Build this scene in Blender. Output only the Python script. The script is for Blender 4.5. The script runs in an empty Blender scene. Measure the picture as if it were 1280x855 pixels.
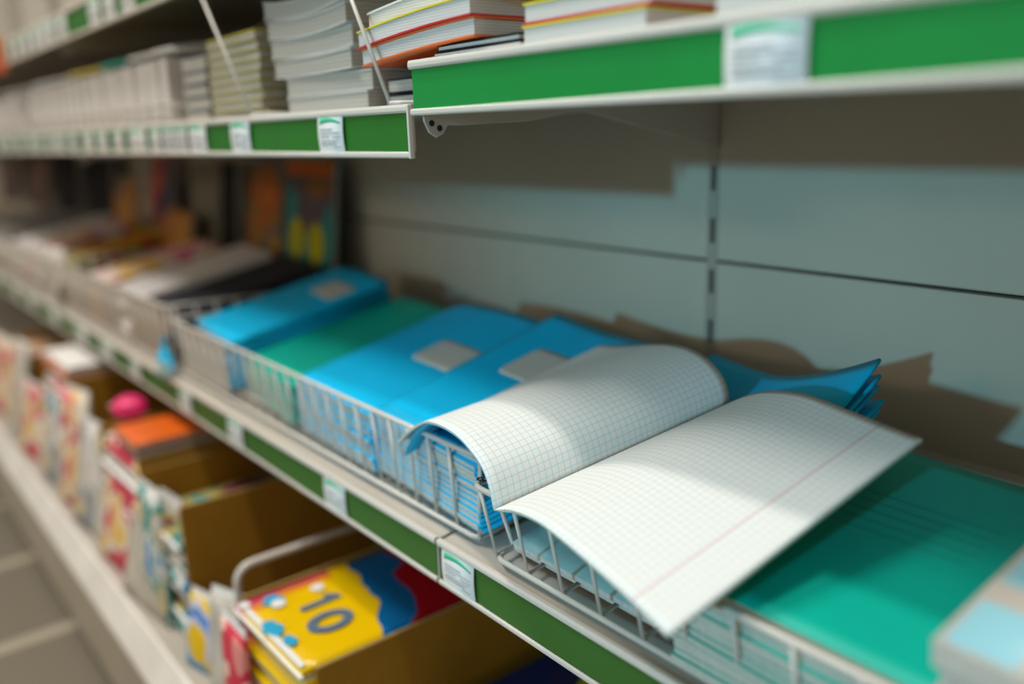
import bpy, bmesh, math, random
from mathutils import Vector, Matrix
random.seed(7)
SC = bpy.context.scene
COL = SC.collection
PI = math.pi

# ------------------------------------------------------------------ camera
cam_d = bpy.data.cameras.new('camera')
cam = bpy.data.objects.new('camera', cam_d); COL.objects.link(cam)
RIGHT = Vector((.6302, .7757, -.0343)); UP = Vector((-.1674, .1788, .9695)); FWD = Vector((-.7582, .6052, -.2425))
m = Matrix((RIGHT, UP, -FWD)).transposed()
cam.matrix_world = Matrix.Translation((.5300, -.3426, .3141)) @ m.to_4x4()
cam_d.sensor_width = 36; cam_d.lens = 1080 / 1280 * 36
cam_d.clip_start = .01
cam_d.dof.use_dof = True
cam_d.dof.focus_distance = .60
cam_d.dof.aperture_fstop = 1.8
SC.camera = cam

# ------------------------------------------------------------------ light and exposure
SC.view_settings.view_transform = 'Standard'
SC.view_settings.look = 'None'
SC.view_settings.exposure = 0.0
SC.view_settings.gamma = 1.0
SC.view_settings.use_curve_mapping = False
w = bpy.data.worlds.new('shop_hall_light'); SC.world = w; w.use_nodes = True
w.node_tree.nodes['Background'].inputs[0].default_value = (1.0, .90, .76, 1)
w.node_tree.nodes['Background'].inputs[1].default_value = .42

def area(name, loc, target, sx, sy, power, col):
    l = bpy.data.lights.new(name, 'AREA'); l.shape = 'RECTANGLE'; l.size = sx; l.size_y = sy
    l.energy = power; l.color = col
    o = bpy.data.objects.new(name, l); COL.objects.link(o); o.location = loc
    d = Vector(target) - Vector(loc)
    o.rotation_euler = d.to_track_quat('-Z', 'Y').to_euler()
    return o
area('ceiling_lamp', (.12, -.40, 2.15), (.2, .03, .09), .35, .08, 20.5, (1, .945, .87))
area('ceiling_lamp', (-1.1, -.85, 2.20), (-.6, .05, .09), 1.1, .22, 38, (1, .97, .92))
area('far_bay_fill', (-2.6, -7.0, 1.95), (-1.2, .3, .15), 2.5, .5, 45, (1, .86, .66))  # unseen warm fill added to brighten the far bays
sp = bpy.data.lights.new('low_blue_spot', 'SPOT'); sp.energy = 2050; sp.color = (.23, .72, 1.0)
sp.spot_size = math.radians(7.6); sp.spot_blend = 1.0; sp.shadow_soft_size = .22  # unseen low bluish source, narrowed to a soft pool on the back panels
so = bpy.data.objects.new('low_blue_spot', sp); COL.objects.link(so); so.location = (1.45, -10.3, 1.95)
so.rotation_euler = (Vector((.10, .33, .13)) - so.location).to_track_quat('-Z', 'Y').to_euler()

# ------------------------------------------------------------------ materials
def mat(name, col, rough=.5, spec=.5, var=0, vscale=30, trans=0, metal=0):
    mt = bpy.data.materials.new(name); mt.use_nodes = True
    nt = mt.node_tree; b = nt.nodes['Principled BSDF']
    b.inputs['Roughness'].default_value = rough
    b.inputs['Specular IOR Level'].default_value = spec
    b.inputs['Metallic'].default_value = metal
    b.inputs['Base Color'].default_value = (*col, 1)
    if var:
        tc = nt.nodes.new('ShaderNodeTexCoord'); n = nt.nodes.new('ShaderNodeTexNoise')
        n.inputs['Scale'].default_value = vscale; n.inputs['Detail'].default_value = 4
        r = nt.nodes.new('ShaderNodeValToRGB')
        r.color_ramp.elements[0].position = .3; r.color_ramp.elements[1].position = .7
        r.color_ramp.elements[0].color = (*[max(0, c * (1 - var)) for c in col], 1)
        r.color_ramp.elements[1].color = (*[min(1, c * (1 + var)) for c in col], 1)
        nt.links.new(tc.outputs['Object'], n.inputs['Vector']); nt.links.new(n.outputs['Fac'], r.inputs['Fac'])
        nt.links.new(r.outputs['Color'], b.inputs['Base Color'])
    return mt

def art(name, cols, scale=9, rough=.3, seed=0, sq=False):
    """printed cover art: patches of flat colour"""
    mt = bpy.data.materials.new(name); mt.use_nodes = True
    nt = mt.node_tree; b = nt.nodes['Principled BSDF']; b.inputs['Roughness'].default_value = max(rough, .5); b.inputs['Specular IOR Level'].default_value = .06
    tc = nt.nodes.new('ShaderNodeTexCoord'); mp = nt.nodes.new('ShaderNodeMapping')
    mp.inputs['Location'].default_value = (seed * 1.7, seed * .9, seed * .37)
    n = nt.nodes.new('ShaderNodeTexNoise'); n.inputs['Scale'].default_value = scale
    n.inputs['Detail'].default_value = 1.5; n.inputs['Distortion'].default_value = .6
    r = nt.nodes.new('ShaderNodeValToRGB'); r.color_ramp.interpolation = 'CONSTANT'
    els = r.color_ramp.elements
    k = len(cols)
    els[0].position = 0; els[0].color = (*cols[0], 1)
    els[1].position = .32 + .36 / max(1, k - 1) * .5; els[1].color = (*cols[1], 1)
    for i in range(2, k):
        e = els.new(.32 + .36 * (i - .5) / (k - 1)); e.color = (*cols[i], 1)
    nt.links.new(tc.outputs['Object'], mp.inputs['Vector']); nt.links.new(mp.outputs['Vector'], n.inputs['Vector'])
    nt.links.new(n.outputs['Fac'], r.inputs['Fac']); nt.links.new(r.outputs['Color'], b.inputs['Base Color'])
    return mt

M = {}
M['white_metal'] = mat('white_painted_metal', (.47, .43, .37), .38, .5, .05, 12)
M['white_plastic'] = mat('white_rail_plastic', (.60, .555, .49), .35)
M['wire'] = mat('white_coated_wire', (.60, .555, .49), .35)
M['panel'] = mat('grey_back_panel', (.43, .385, .30), .55, .3, .06, 5)
M['panel_far'] = M['panel']
M['dark'] = mat('dark_gap', (.012, .011, .01), .8)
M['upright'] = mat('grey_brown_upright', (.30, .275, .225), .5)
M['green'] = mat('bright_green_rail_insert', (.006, .235, .04), .5, .2, .06, 20)
M['green_far'] = mat('leaf_green_rail_insert', (.018, .145, .014), .5, .2, .06, 20)
M['green_olive'] = mat('olive_green_rail_insert', (.045, .13, .022), .5, .2, .06, 20)  # duller olive tone for the middle rails
M['blue'] = mat('cyan_blue_cover', (.0, .46, .78), .45, .22, .04, 14)
M['teal'] = mat('teal_green_cover', (.0, .38, .28), .45, .22, .06, 20)
M['pale_teal'] = mat('pale_teal_cover', (.30, .50, .50), .5)
M['label'] = mat('grey_white_print', (.55, .52, .47), .6)
M['paper'] = mat('white_paper', (.78, .76, .72), .7, .2)
M['paper_edge'] = mat('cream_page_edges', (.60, .57, .50), .8, .2, .15, 400)
M['tag'] = mat('price_tag_paper', (.80, .81, .80), .5)
M['tag_green'] = mat('mint_green_print', (.05, .50, .27), .5)
M['print_grey'] = mat('grey_print', (.38, .36, .36), .6)
M['card'] = mat('brown_cardboard', (.32, .155, .012), .75, .2, .08, 18)
M['card_edge'] = mat('cardboard_cut_edge', (.40, .28, .09), .8)
M['orange'] = mat('orange_cover', (.75, .13, .01), .3)
M['red'] = mat('red_cover', (.55, .012, .02), .3)
M['yellow'] = mat('yellow_cover', (.72, .60, .04), .4)
M['charcoal'] = mat('charcoal_cover', (.03, .03, .038), .6, .1)
M['black'] = mat('black_cover', (.012, .012, .013), .6, .1)
M['strip'] = mat('white_price_strip', (.76, .74, .69), .5, .3, .10, 9)
M['liner'] = mat('beige_liner_card', (.42, .35, .28), .6)
M['ink'] = mat('dark_teal_ink', (.0, .12, .11), .5)
M['slate'] = mat('slate_blue_digits', (.10, .16, .24), .4)
M['plinth'] = mat('grey_plinth_metal', (.40, .36, .29), .5, .4, .06, 6)

# ------------------------------------------------------------------ mesh helpers
class MB:
    def __init__(s): s.b = bmesh.new()
    def box(s, a, c, mtx=None):
        vs = [s.b.verts.new((x, y, z)) for x in (a[0], c[0]) for y in (a[1], c[1]) for z in (a[2], c[2])]
        for f in ((0, 1, 3, 2), (4, 6, 7, 5), (0, 4, 5, 1), (2, 3, 7, 6), (0, 2, 6, 4), (1, 5, 7, 3)):
            s.b.faces.new([vs[i] for i in f])
        if mtx:
            for v in vs: v.co = mtx @ v.co
        return s
    def prism(s, pts, axis, a, c):
        """closed outline (2-D) extruded along an axis between a and c"""
        def P(p, t):
            return {'x': (t, p[0], p[1]), 'y': (p[0], t, p[1]), 'z': (p[0], p[1], t)}[axis]
        A = [s.b.verts.new(P(p, a)) for p in pts]; B = [s.b.verts.new(P(p, c)) for p in pts]
        n = len(pts)
        for i in range(n): s.b.faces.new((A[i], A[(i + 1) % n], B[(i + 1) % n], B[i]))
        s.b.faces.new(A[::-1]); s.b.faces.new(B)
        return s
    def tube(s, pts, r, seg=10, closed=False):
        pts = [Vector(p) for p in pts]; rings = []; n = len(pts)
        prev = None
        for i, p in enumerate(pts):
            a = pts[i - 1] if (i > 0 or closed) else p; b = pts[(i + 1) % n] if (i < n - 1 or closed) else p
            t = (b - a).normalized()
            if prev is None:
                u = t.orthogonal().normalized()
            else:
                u = (prev - t * prev.dot(t)).normalized()
            prev = u; v = t.cross(u)
            rings.append([s.b.verts.new(p + r * (math.cos(2 * PI * k / seg) * u + math.sin(2 * PI * k / seg) * v)) for k in range(seg)])
        for i in range(n if closed else n - 1):
            A, B = rings[i], rings[(i + 1) % n]
            for k in range(seg): s.b.faces.new((A[k], A[(k + 1) % seg], B[(k + 1) % seg], B[k]))
        if not closed:
            s.b.faces.new(rings[0][::-1]); s.b.faces.new(rings[-1])
        return s
    def grid(s, fn, nu, nv, th=0, uv=None):
        """surface fn(u,v)->(point, normal); th>0 gives it thickness on the -normal side"""
        lay = s.b.loops.layers.uv.verify() if uv else None
        T = [[None] * (nv + 1) for _ in range(nu + 1)]; Bm = [[None] * (nv + 1) for _ in range(nu + 1)]
        idx = {}
        for i in range(nu + 1):
            for j in range(nv + 1):
                p, n = fn(i / nu, j / nv)
                v = s.b.verts.new(p); T[i][j] = v; idx[v] = (i / nu, j / nv)
                if th:
                    v2 = s.b.verts.new(Vector(p) - Vector(n) * (th if not callable(th) else th(i / nu, j / nv)))
                    Bm[i][j] = v2; idx[v2] = (i / nu, j / nv)
        def F(vs):
            f = s.b.faces.new(vs); f.smooth = True
            if uv:
                for l in f.loops: l[lay].uv = uv(*idx[l.vert])
            return f
        for i in range(nu):
            for j in range(nv):
                F((T[i][j], T[i + 1][j], T[i + 1][j + 1], T[i][j + 1]))
                if th: F((Bm[i][j], Bm[i][j + 1], Bm[i + 1][j + 1], Bm[i + 1][j]))
        if th:
            for i in range(nu):
                F((T[i][0], Bm[i][0], Bm[i + 1][0], T[i + 1][0])).smooth = False
                F((T[i][nv], T[i + 1][nv], Bm[i + 1][nv], Bm[i][nv])).smooth = False
            for j in range(nv):
                F((T[0][j], T[0][j + 1], Bm[0][j + 1], Bm[0][j])).smooth = False
                F((T[nu][j], Bm[nu][j], Bm[nu][j + 1], T[nu][j + 1])).smooth = False
        return s
    def smooth(s):
        for f in s.b.faces: f.smooth = True
        return s
    def build(s, name, mt, parent=None, loc=None, rot=None, bevel=0, fixn=True):
        if fixn: bmesh.ops.recalc_face_normals(s.b, faces=s.b.faces)
        me = bpy.data.meshes.new(name); s.b.to_mesh(me); s.b.free()
        me.materials.append(mt)
        o = bpy.data.objects.new(name, me); COL.objects.link(o)
        if parent: o.parent = parent
        if loc: o.location = loc
        if rot: o.rotation_euler = rot
        if bevel:
            bv = o.modifiers.new('bevel', 'BEVEL'); bv.width = bevel; bv.segments = 2; bv.limit_method = 'ANGLE'
        return o

def tag(o, label, cat, group=None, kind=None):
    if label: o['label'] = label
    if cat: o['category'] = cat
    if group: o['group'] = group
    if kind: o['kind'] = kind
    return o
def thing(name, label, cat, loc=(0, 0, 0), rot=(0, 0, 0), group=None):
    o = bpy.data.objects.new(name, None); COL.objects.link(o)
    o.empty_display_size = .02
    o.location = loc; o.rotation_euler = rot
    return tag(o, label, cat, group)
def dup(root, loc=None, rot=None, label=None, group=None, scale=None):
    r = root.copy(); COL.objects.link(r)
    if loc is not None: r.location = loc
    if rot is not None: r.rotation_euler = rot
    if scale is not None: r.scale = scale
    if label: r['label'] = label
    if group: r['group'] = group
    for ch in list(root.children):
        c = ch.copy(); COL.objects.link(c); c.parent = r
        for g in list(ch.children):
            d = g.copy(); COL.objects.link(d); d.parent = c
    return r
ORD = ['topmost', 'second from the top', 'third from the top', 'fourth from the top', 'fifth from the top', 'sixth from the top',
       'seventh from the top', 'eighth from the top', 'ninth from the top', 'tenth from the top', 'eleventh from the top',
       'twelfth from the top', 'thirteenth from the top', 'fourteenth from the top', 'fifteenth from the top', 'sixteenth from the top']
ORDL = ['first', 'second', 'third', 'fourth', 'fifth', 'sixth', 'seventh', 'eighth', 'ninth', 'tenth', 'eleventh', 'twelfth',
        'thirteenth', 'fourteenth', 'fifteenth', 'sixteenth', 'seventeenth', 'eighteenth', 'nineteenth', 'twentieth']

_u = ['', 'first', 'second', 'third', 'fourth', 'fifth', 'sixth', 'seventh', 'eighth', 'ninth', 'tenth', 'eleventh', 'twelfth', 'thirteenth',
      'fourteenth', 'fifteenth', 'sixteenth', 'seventeenth', 'eighteenth', 'nineteenth']
_t = ['', '', 'twenty', 'thirty', 'forty', 'fifty', 'sixty', 'seventy', 'eighty', 'ninety']
def ordw(n):                                # 1 -> first, 42 -> forty-second
    if n < 20: return _u[n]
    if n < 100: return _t[n // 10][:-1] + 'ieth' if n % 10 == 0 else _t[n // 10] + '-' + _u[n % 10]
    return 'hundred-and-' + ordw(n - 100) if n > 100 else 'hundredth'
D = .333            # depth of the shelves, front rail (y=0) to back panels
KP = .144           # the middle shelf slopes up towards the back
FLOOR = -.49

# ------------------------------------------------------------------ setting
fl = bpy.data.materials.new('floor_tiles'); fl.use_nodes = True
nt = fl.node_tree; b = nt.nodes['Principled BSDF']; b.inputs['Roughness'].default_value = .45
tc = nt.nodes.new('ShaderNodeTexCoord'); br = nt.nodes.new('ShaderNodeTexBrick')
br.offset = 0; br.inputs['Color1'].default_value = (.17, .148, .108, 1); br.inputs['Color2'].default_value = (.185, .16, .12, 1)
br.inputs['Mortar'].default_value = (.40, .36, .27, 1); br.inputs['Scale'].default_value = 1
br.inputs['Mortar Size'].default_value = .018; br.inputs['Mortar Smooth'].default_value = .3
br.inputs['Brick Width'].default_value = .33; br.inputs['Row Height'].default_value = .33
nt.links.new(tc.outputs['Object'], br.inputs['Vector']); nt.links.new(br.outputs['Color'], b.inputs['Base Color'])
tag(MB().box((-7, -6, FLOOR - .05), (4, D + .05, FLOOR)).build('floor', fl), None, None, kind='structure')
tag(MB().box((-7, D + .022, FLOOR), (4, D + .06, 1.2)).build('wall_back', M['dark']), None, None, kind='structure')

# back panels: one sheet per bay above the seam and one below
SEAM = .1795
bays = [(-5, -4), (-4, -3), (-3, -2), (-2, -1), (-1, 0), (0, 1.25)]
bay_say = ['sixth bay from the right', 'fifth bay from the right', 'fourth bay from the right', 'third bay from the right',
           'just left of the plainly visible slotted upright', 'just right of the plainly visible slotted upright']
for (x0, x1), say in zip(bays, bay_say):
    for z0, z1, ud in ((-.45, SEAM - .0014, 'lower'), (SEAM + .0014, .80, 'upper')):
        tag(MB().box((x0 + .0062, D, z0), (x1 - .0062, D + .012, z1)).build('back_panel', M['panel'], bevel=.0015),
            '%s grey back panel, %s' % (ud, say), 'back panel', 'grey back panels of the shelving')
for i, x in enumerate((-4, -3, -2, -1, 0, 1.25)):
    u = thing('shelf_upright', ('slotted upright between the back panels, ' + ('the one in plain view with dark slots' if x == 0 else
        'at the %s joint from the right behind the goods' % ORDL[4 - i] if x < 0 else 'at the far right outside edge')), 'upright', (x, D, 0), group='slotted uprights')
    mb = MB()
    for sx in (-1, 1): mb.box((sx * .0026, .0005, -.47), (sx * .0060, .010, .80))
    zt = .2709 + .05 * 10
    ztop = .80
    while zt > -.4:
        mb.box((-.0026, .0005, zt), (.0026, .010, ztop)); ztop = zt - .0238; zt -= .05
    mb.build('upright_face', M['upright'], u)
    MB().box((-.0062, .0135, -.47), (.0062, .02, .80)).build('slot_backing', M['dark'], u)

# ------------------------------------------------------------------ shelves
def rail_profile(h):
    # (y,z) outline, z from -h (bottom) to 0 (top); C-shaped holder with top and bottom lips
    return [(y * .62, z) for y, z in [(.0, 0), (-.006, 0), (-.0072, -.002), (-.0072, -.0045), (-.0055, -.006), (-.0035, -.006), (-.0035, -.0045),
            (-.002, -.004), (-.002, -h + .0035), (-.0035, -h + .0035), (-.0055, -h + .0048), (-.0072, -h + .0035),
            (-.0072, -h + .001), (-.006, -h), (.0, -h)]]
def shelf(label, x0, x1, y0, ztop, h, insert, slope=0, brackets=(), endcap=False, plate_drop=.002, group=None):
    t = thing('store_shelf', label, 'shelf', (x0, y0, ztop), group=group)
    L = x1 - x0
    dep = D - y0
    zs = lambda y: slope * y
    p = MB()
    p.prism([(0, -plate_drop), (dep - .002, zs(dep) - plate_drop), (dep - .002, zs(dep) - plate_drop - .003), (.0015, -plate_drop - .004),
             (.0015, -h + .004), (.0, -h + .004)], 'x', .002, L - .002)
    p.build('shelf_plate', M['white_metal'], t, bevel=.0008)
    r = MB().prism(rail_profile(h), 'x', .0015, L - .0015)
    r.build('price_rail', M['white_plastic'], t, bevel=.0004)
    MB().box((.003, -.0021, -h + .0042), (L - .003, -.0013, -.0052)).build('rail_insert', insert, t)
    if endcap:
        MB().box((L - .0030, -.0050, -h - .0004), (L - .0005, -.0015, -.0004)).build('end_cap', M['white_plastic'], t, bevel=.0006)
    for bx in brackets:
        if slope == 0:
            out = [(.004, -h + .006), (.004, -h - .004), (.008, -h - .012), (.014, -h - .0155), (.020, -h - .013), (.024, -h - .007), (.034, -h - .0075), (.10, -h - .006),
                   (.155, -h + .001), (dep - .001, -.072), (dep - .001, -.008), (.004, -.008)]
        else:
            out = [(.004, -h + .006), (.012, -h - .006), (.03, -h - .010), (.05, -h + .002), (dep - .001, -.06), (dep - .001, -.008 + zs(dep)), (.004, -.008)]
        s = MB().prism(out, 'x', bx, bx + .0022)
        if slope == 0:
            for yh, zh in ((.010, -h - .0055), (.0165, -h - .0090)):
                MB().prism([(yh + .0022 * math.cos(k * PI / 6), zh + .0022 * math.sin(k * PI / 6)) for k in range(12)], 'x', bx + .0021, bx + .0026).build('bracket_hole', M['dark'], t)
        s.build('shelf_bracket', M['white_metal'], t, bevel=.0005)
    return t
# nearest bay
shelf('upper shelf with bright green price rail, nearest bay at top right', 0, 1.25, 0, .3600, .0367, M['green'], 0, (.004,))
shelf('sloping middle shelf with dark green price rail, nearest bay at bottom right', 0, 1.25, 0, 0, .0392, M['green_olive'], KP, (.004,))
for i, (x0, x1) in enumerate(((-1, 0), (-2, -1), (-3, -2), (-4, -3))):
    say = ['bay left of the slotted upright', 'second bay from that upright', 'third bay from that upright', 'farthest bay in view'][i]
    shelf('upper shelf with green price rail under white book stacks, ' + say, x0, x1, 0, .3315, .0373, M['green_far'], 0, (.004,), endcap=(i == 0), group='upper shelves')
    shelf('sloping middle shelf with dull green price rail, ' + say, x0, x1, 0, .0, .0392, M['green_olive'], KP, (.004,), group='middle shelves')
    shelf('topmost narrow shelf with labelled rail at upper left, ' + say, x0, x1, .0, .4990, .041, M['green_far'], 0, (.004,), group='topmost shelves')
# base shelf with slanted white price holder and plinth
for i, (x0, x1) in enumerate(((.0, 1.25), (-1, 0), (-2, -1), (-3, -2), (-4, -3))):
    say = ['nearest bay', 'bay of the yellow paper pack', 'second bay left of the pack', 'third bay', 'farthest bay'][i]
    t = thing('base_shelf', 'white bottom shelf with price strip above grey plinth, ' + say, 'shelf', (x0, -.1, -.29), group='bottom shelves')
    L = x1 - x0
    MB().prism([(0, 0), (D + .098, 0), (D + .098, -.004), (.0, -.004)], 'x', .001, L - .001).build('shelf_plate', M['white_metal'], t)
    MB().prism([(0, .002), (-.004, .001), (-.022, -.044), (-.022, -.050), (-.018, -.050), (0, -.010)], 'x', .001, L - .001).build('price_strip', M['strip'], t, bevel=.001)
    MB().box((.001, -.020, -.166), (L - .001, -.014, -.040)).build('plinth', M['plinth'], t)
    MB().box((.001, .0, -.200), (L - .001, .01, -.150)).build('kick_shade', M['dark'], t)  # near-black strip stands in for the shade in the gap below the plinth

# ------------------------------------------------------------------ price labels in the rails
def label_proto(wd, h):
    t = thing('price_label', '', 'price label')
    def f(u, v):
        z = -.5 * h + v * h; y = -.0012 * math.sin(v * PI) - .0034
        return Vector(((u - .5) * wd, y, z)), Vector((0, -1, 0))
    MB().grid(f, 2, 10, .0004).build('tag_paper', M['tag'], t)
    mb = MB()
    n = 12   # swoosh of green print along the top
    def g(u, v):
        x = (-.42 + .84 * u) * wd; zc = h * (.36 - .10 * u ** 2 + .03 * math.sin(u * PI)) - h * .10 * (1 - u) * v - h * .05 * v
        return Vector((x, -.0012 * math.sin((zc / h + .5) * PI) - .0036, zc)), Vector((0, -1, 0))
    mb.grid(g, n, 2, .0001).build('green_mark', M['tag_green'], t)
    mb = MB()
    for k, (a, c, zz) in enumerate(((-.40, .1, .10), (-.40, .38, .02), (-.40, -.05, -.06), (.08, .40, -.07), (-.40, .30, -.16), (-.4, .2, -.23), (.12, .38, -.30))):
        mb.box((a * wd, -.00500, (zz - .012) * h), (c * wd, -.0047, (zz + .012) * h))
    mb.build('print_lines', M['print_grey'], t)
    return t
lp = label_proto(.042, .0345)
first = [True]
def put_label(x, z, rail, say, wd=1.0, y=0):
    lab = 'white price label in %s, %s' % (rail, say)
    if first[0]:
        first[0] = False; lp.location = (x, y, z); lp.scale = (wd, 1, 1); lp['label'] = lab; lp['group'] = 'price labels in the rails'; return lp
    return dup(lp, (x, y, z), None, lab, 'price labels in the rails', (wd, 1, 1))
put_label(.291, .3412, 'the bright green rail', 'near the top right corner', 1.02)
put_label(.029, -.0195, 'the dark green rail', 'right beside the rail joint')
put_label(.62, -.0195, 'the dark green rail', 'beyond the lower right corner')
xs = [-.119, -.305, -.422, -.468, -.494, -.522, -.564, -.636, -.72, -.80, -.878, -.97, -1.06, -1.14, -1.25, -1.37, -1.50, -1.62, -1.75, -1.9, -2.1]
ws = [1.0, 1.1, 1.2, .55, .5, .6, .9, 1.6, 1, 1.1, 1.2, 1, 1.3, 1, 1.5, 1.2, 1.6, 1.2, 1.4, 1.6, 2]
for i, (x, wv) in enumerate(zip(xs, ws)):
    if len(ORDL) > i: put_label(x, .3130, 'the far upper rail', ORDL[i] + ' from its right end', wv)
for i, x in enumerate((-.171, -.414, -.582, -.80, -.955, -1.12, -1.33, -1.55, -1.72, -1.95)):
    put_label(x, -.0195, 'the middle rail', ORDL[i] + ' to the left of the rail joint', 1.0 if i < 4 else 1.4)
for i, x in enumerate((-.60, -.68, -.75, -.93, -1.00, -1.06, -1.12, -1.19, -1.26, -1.34, -1.42)):
    put_label(x, .4790, 'the topmost left rail', ORDL[i] + ' from the right', 1.2)

# ------------------------------------------------------------------ wire baskets
def basket(label, x0, x1, pitch, r_v=.0017, zt=.064, yt=-.006, yb=.005, dep=.285, group='wire baskets on the middle shelf', liner=None):
    t = thing('wire_basket', label, 'wire basket', (x0, 0, 0), group=group)
    L = x1 - x0
    zb = .0055 + KP * yb
    def pl(y): return .0055 + KP * y
    rim_z = lambda y: zt + (KP * .9 - .16) * (y - yt)
    c = .008
    rim = [(c, yt, zt), (L - c, yt, zt), (L - c * .3, yt + c * .3, zt), (L, yt + c, rim_z(yt + c)), (L, dep, rim_z(dep)),
           (0, dep, rim_z(dep)), (0, yt + c, rim_z(yt + c)), (c * .3, yt + c * .3, zt)]
    MB().tube(rim, .0022, 10, True).smooth().build('rim_wire', M['wire'], t)
    ins = .009
    base = [(ins + c, yb, zb), (L - ins - c, yb, zb), (L - ins - c * .3, yb + c * .3, pl(yb)), (L - ins, yb + c, pl(yb + c)), (L - ins, dep - .02, pl(dep - .02)),
            (ins, dep - .02, pl(dep - .02)), (ins, yb + c, pl(yb + c)), (ins + c * .3, yb + c * .3, pl(yb))]
    MB().tube(base, .0021, 10, True).smooth().build('base_wire', M['wire'], t)
    n = max(2, round((L - 2 * ins) / pitch))
    mb = MB()
    for i in range(n + 1):
        x = ins + (L - 2 * ins) * i / n
        xt = x + (-ins * .8 if i == 0 else ins * .8 if i == n else 0)
        mb.tube([(xt, yt + (c if i in (0, n) else 0) * .5, zt + .0012), (x, yb + .001, zb + .001), (x, dep - .02, pl(dep - .02) + .0015), (xt, dep, rim_z(dep))], r_v, 8)
    mb.smooth().build('upright_wires', M['wire'], t)
    mb = MB()
    for yy in (yb + .020, yb + .036): mb.tube([(ins, yy, pl(yy) - .0002), (L - ins, yy, pl(yy) - .0002)], .0021, 10)
    m_ = 9
    for j in range(m_):
        y = yb + .018 + (dep - .04 - yb) * j / (m_ - 1)
        yt_ = y + (-.012 if j < m_ - 1 else 0)
        mb.tube([(0, yt_, rim_z(yt_)), (ins, y, pl(y) - .0008), (L - ins, y, pl(y) - .0008), (L, yt_, rim_z(yt_))], r_v * 1.15, 8)
    mb.smooth().build('cross_wires', M['wire'], t)
    if liner:
        a, c_, m_l = liner
        MB().prism([(yb + .004, zb + .004), (yb + .0055, zb + .004), (yt + .0065, zt - .004), (yt + .005, zt - .004)], 'x', a, c_).build('front_liner', M[m_l], t)
    return t
basket('white wire basket under the open copybook holding teal copybooks, nearest on the right', .057, .80, .0355)
basket('white wire basket full of blue and teal copybooks, left of the open copybook', -.640, .045, .0285, r_v=.0020, zt=.0785, yt=.008, yb=.012, liner=(.012, .165, 'label'))
basket('white wire basket of pale and dark magazines, second to the left of the blue copybooks', -1.32, -.655, .0285, r_v=.002, zt=.094, yt=.006, yb=.012, liner=(.012, .65, 'liner'))
basket('white wire basket of colourful magazines at the far left edge, farthest in view', -2.06, -1.335, .030, r_v=.002, zt=.094, yt=.006, yb=.012, liner=(.012, .71, 'liner'))

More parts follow.
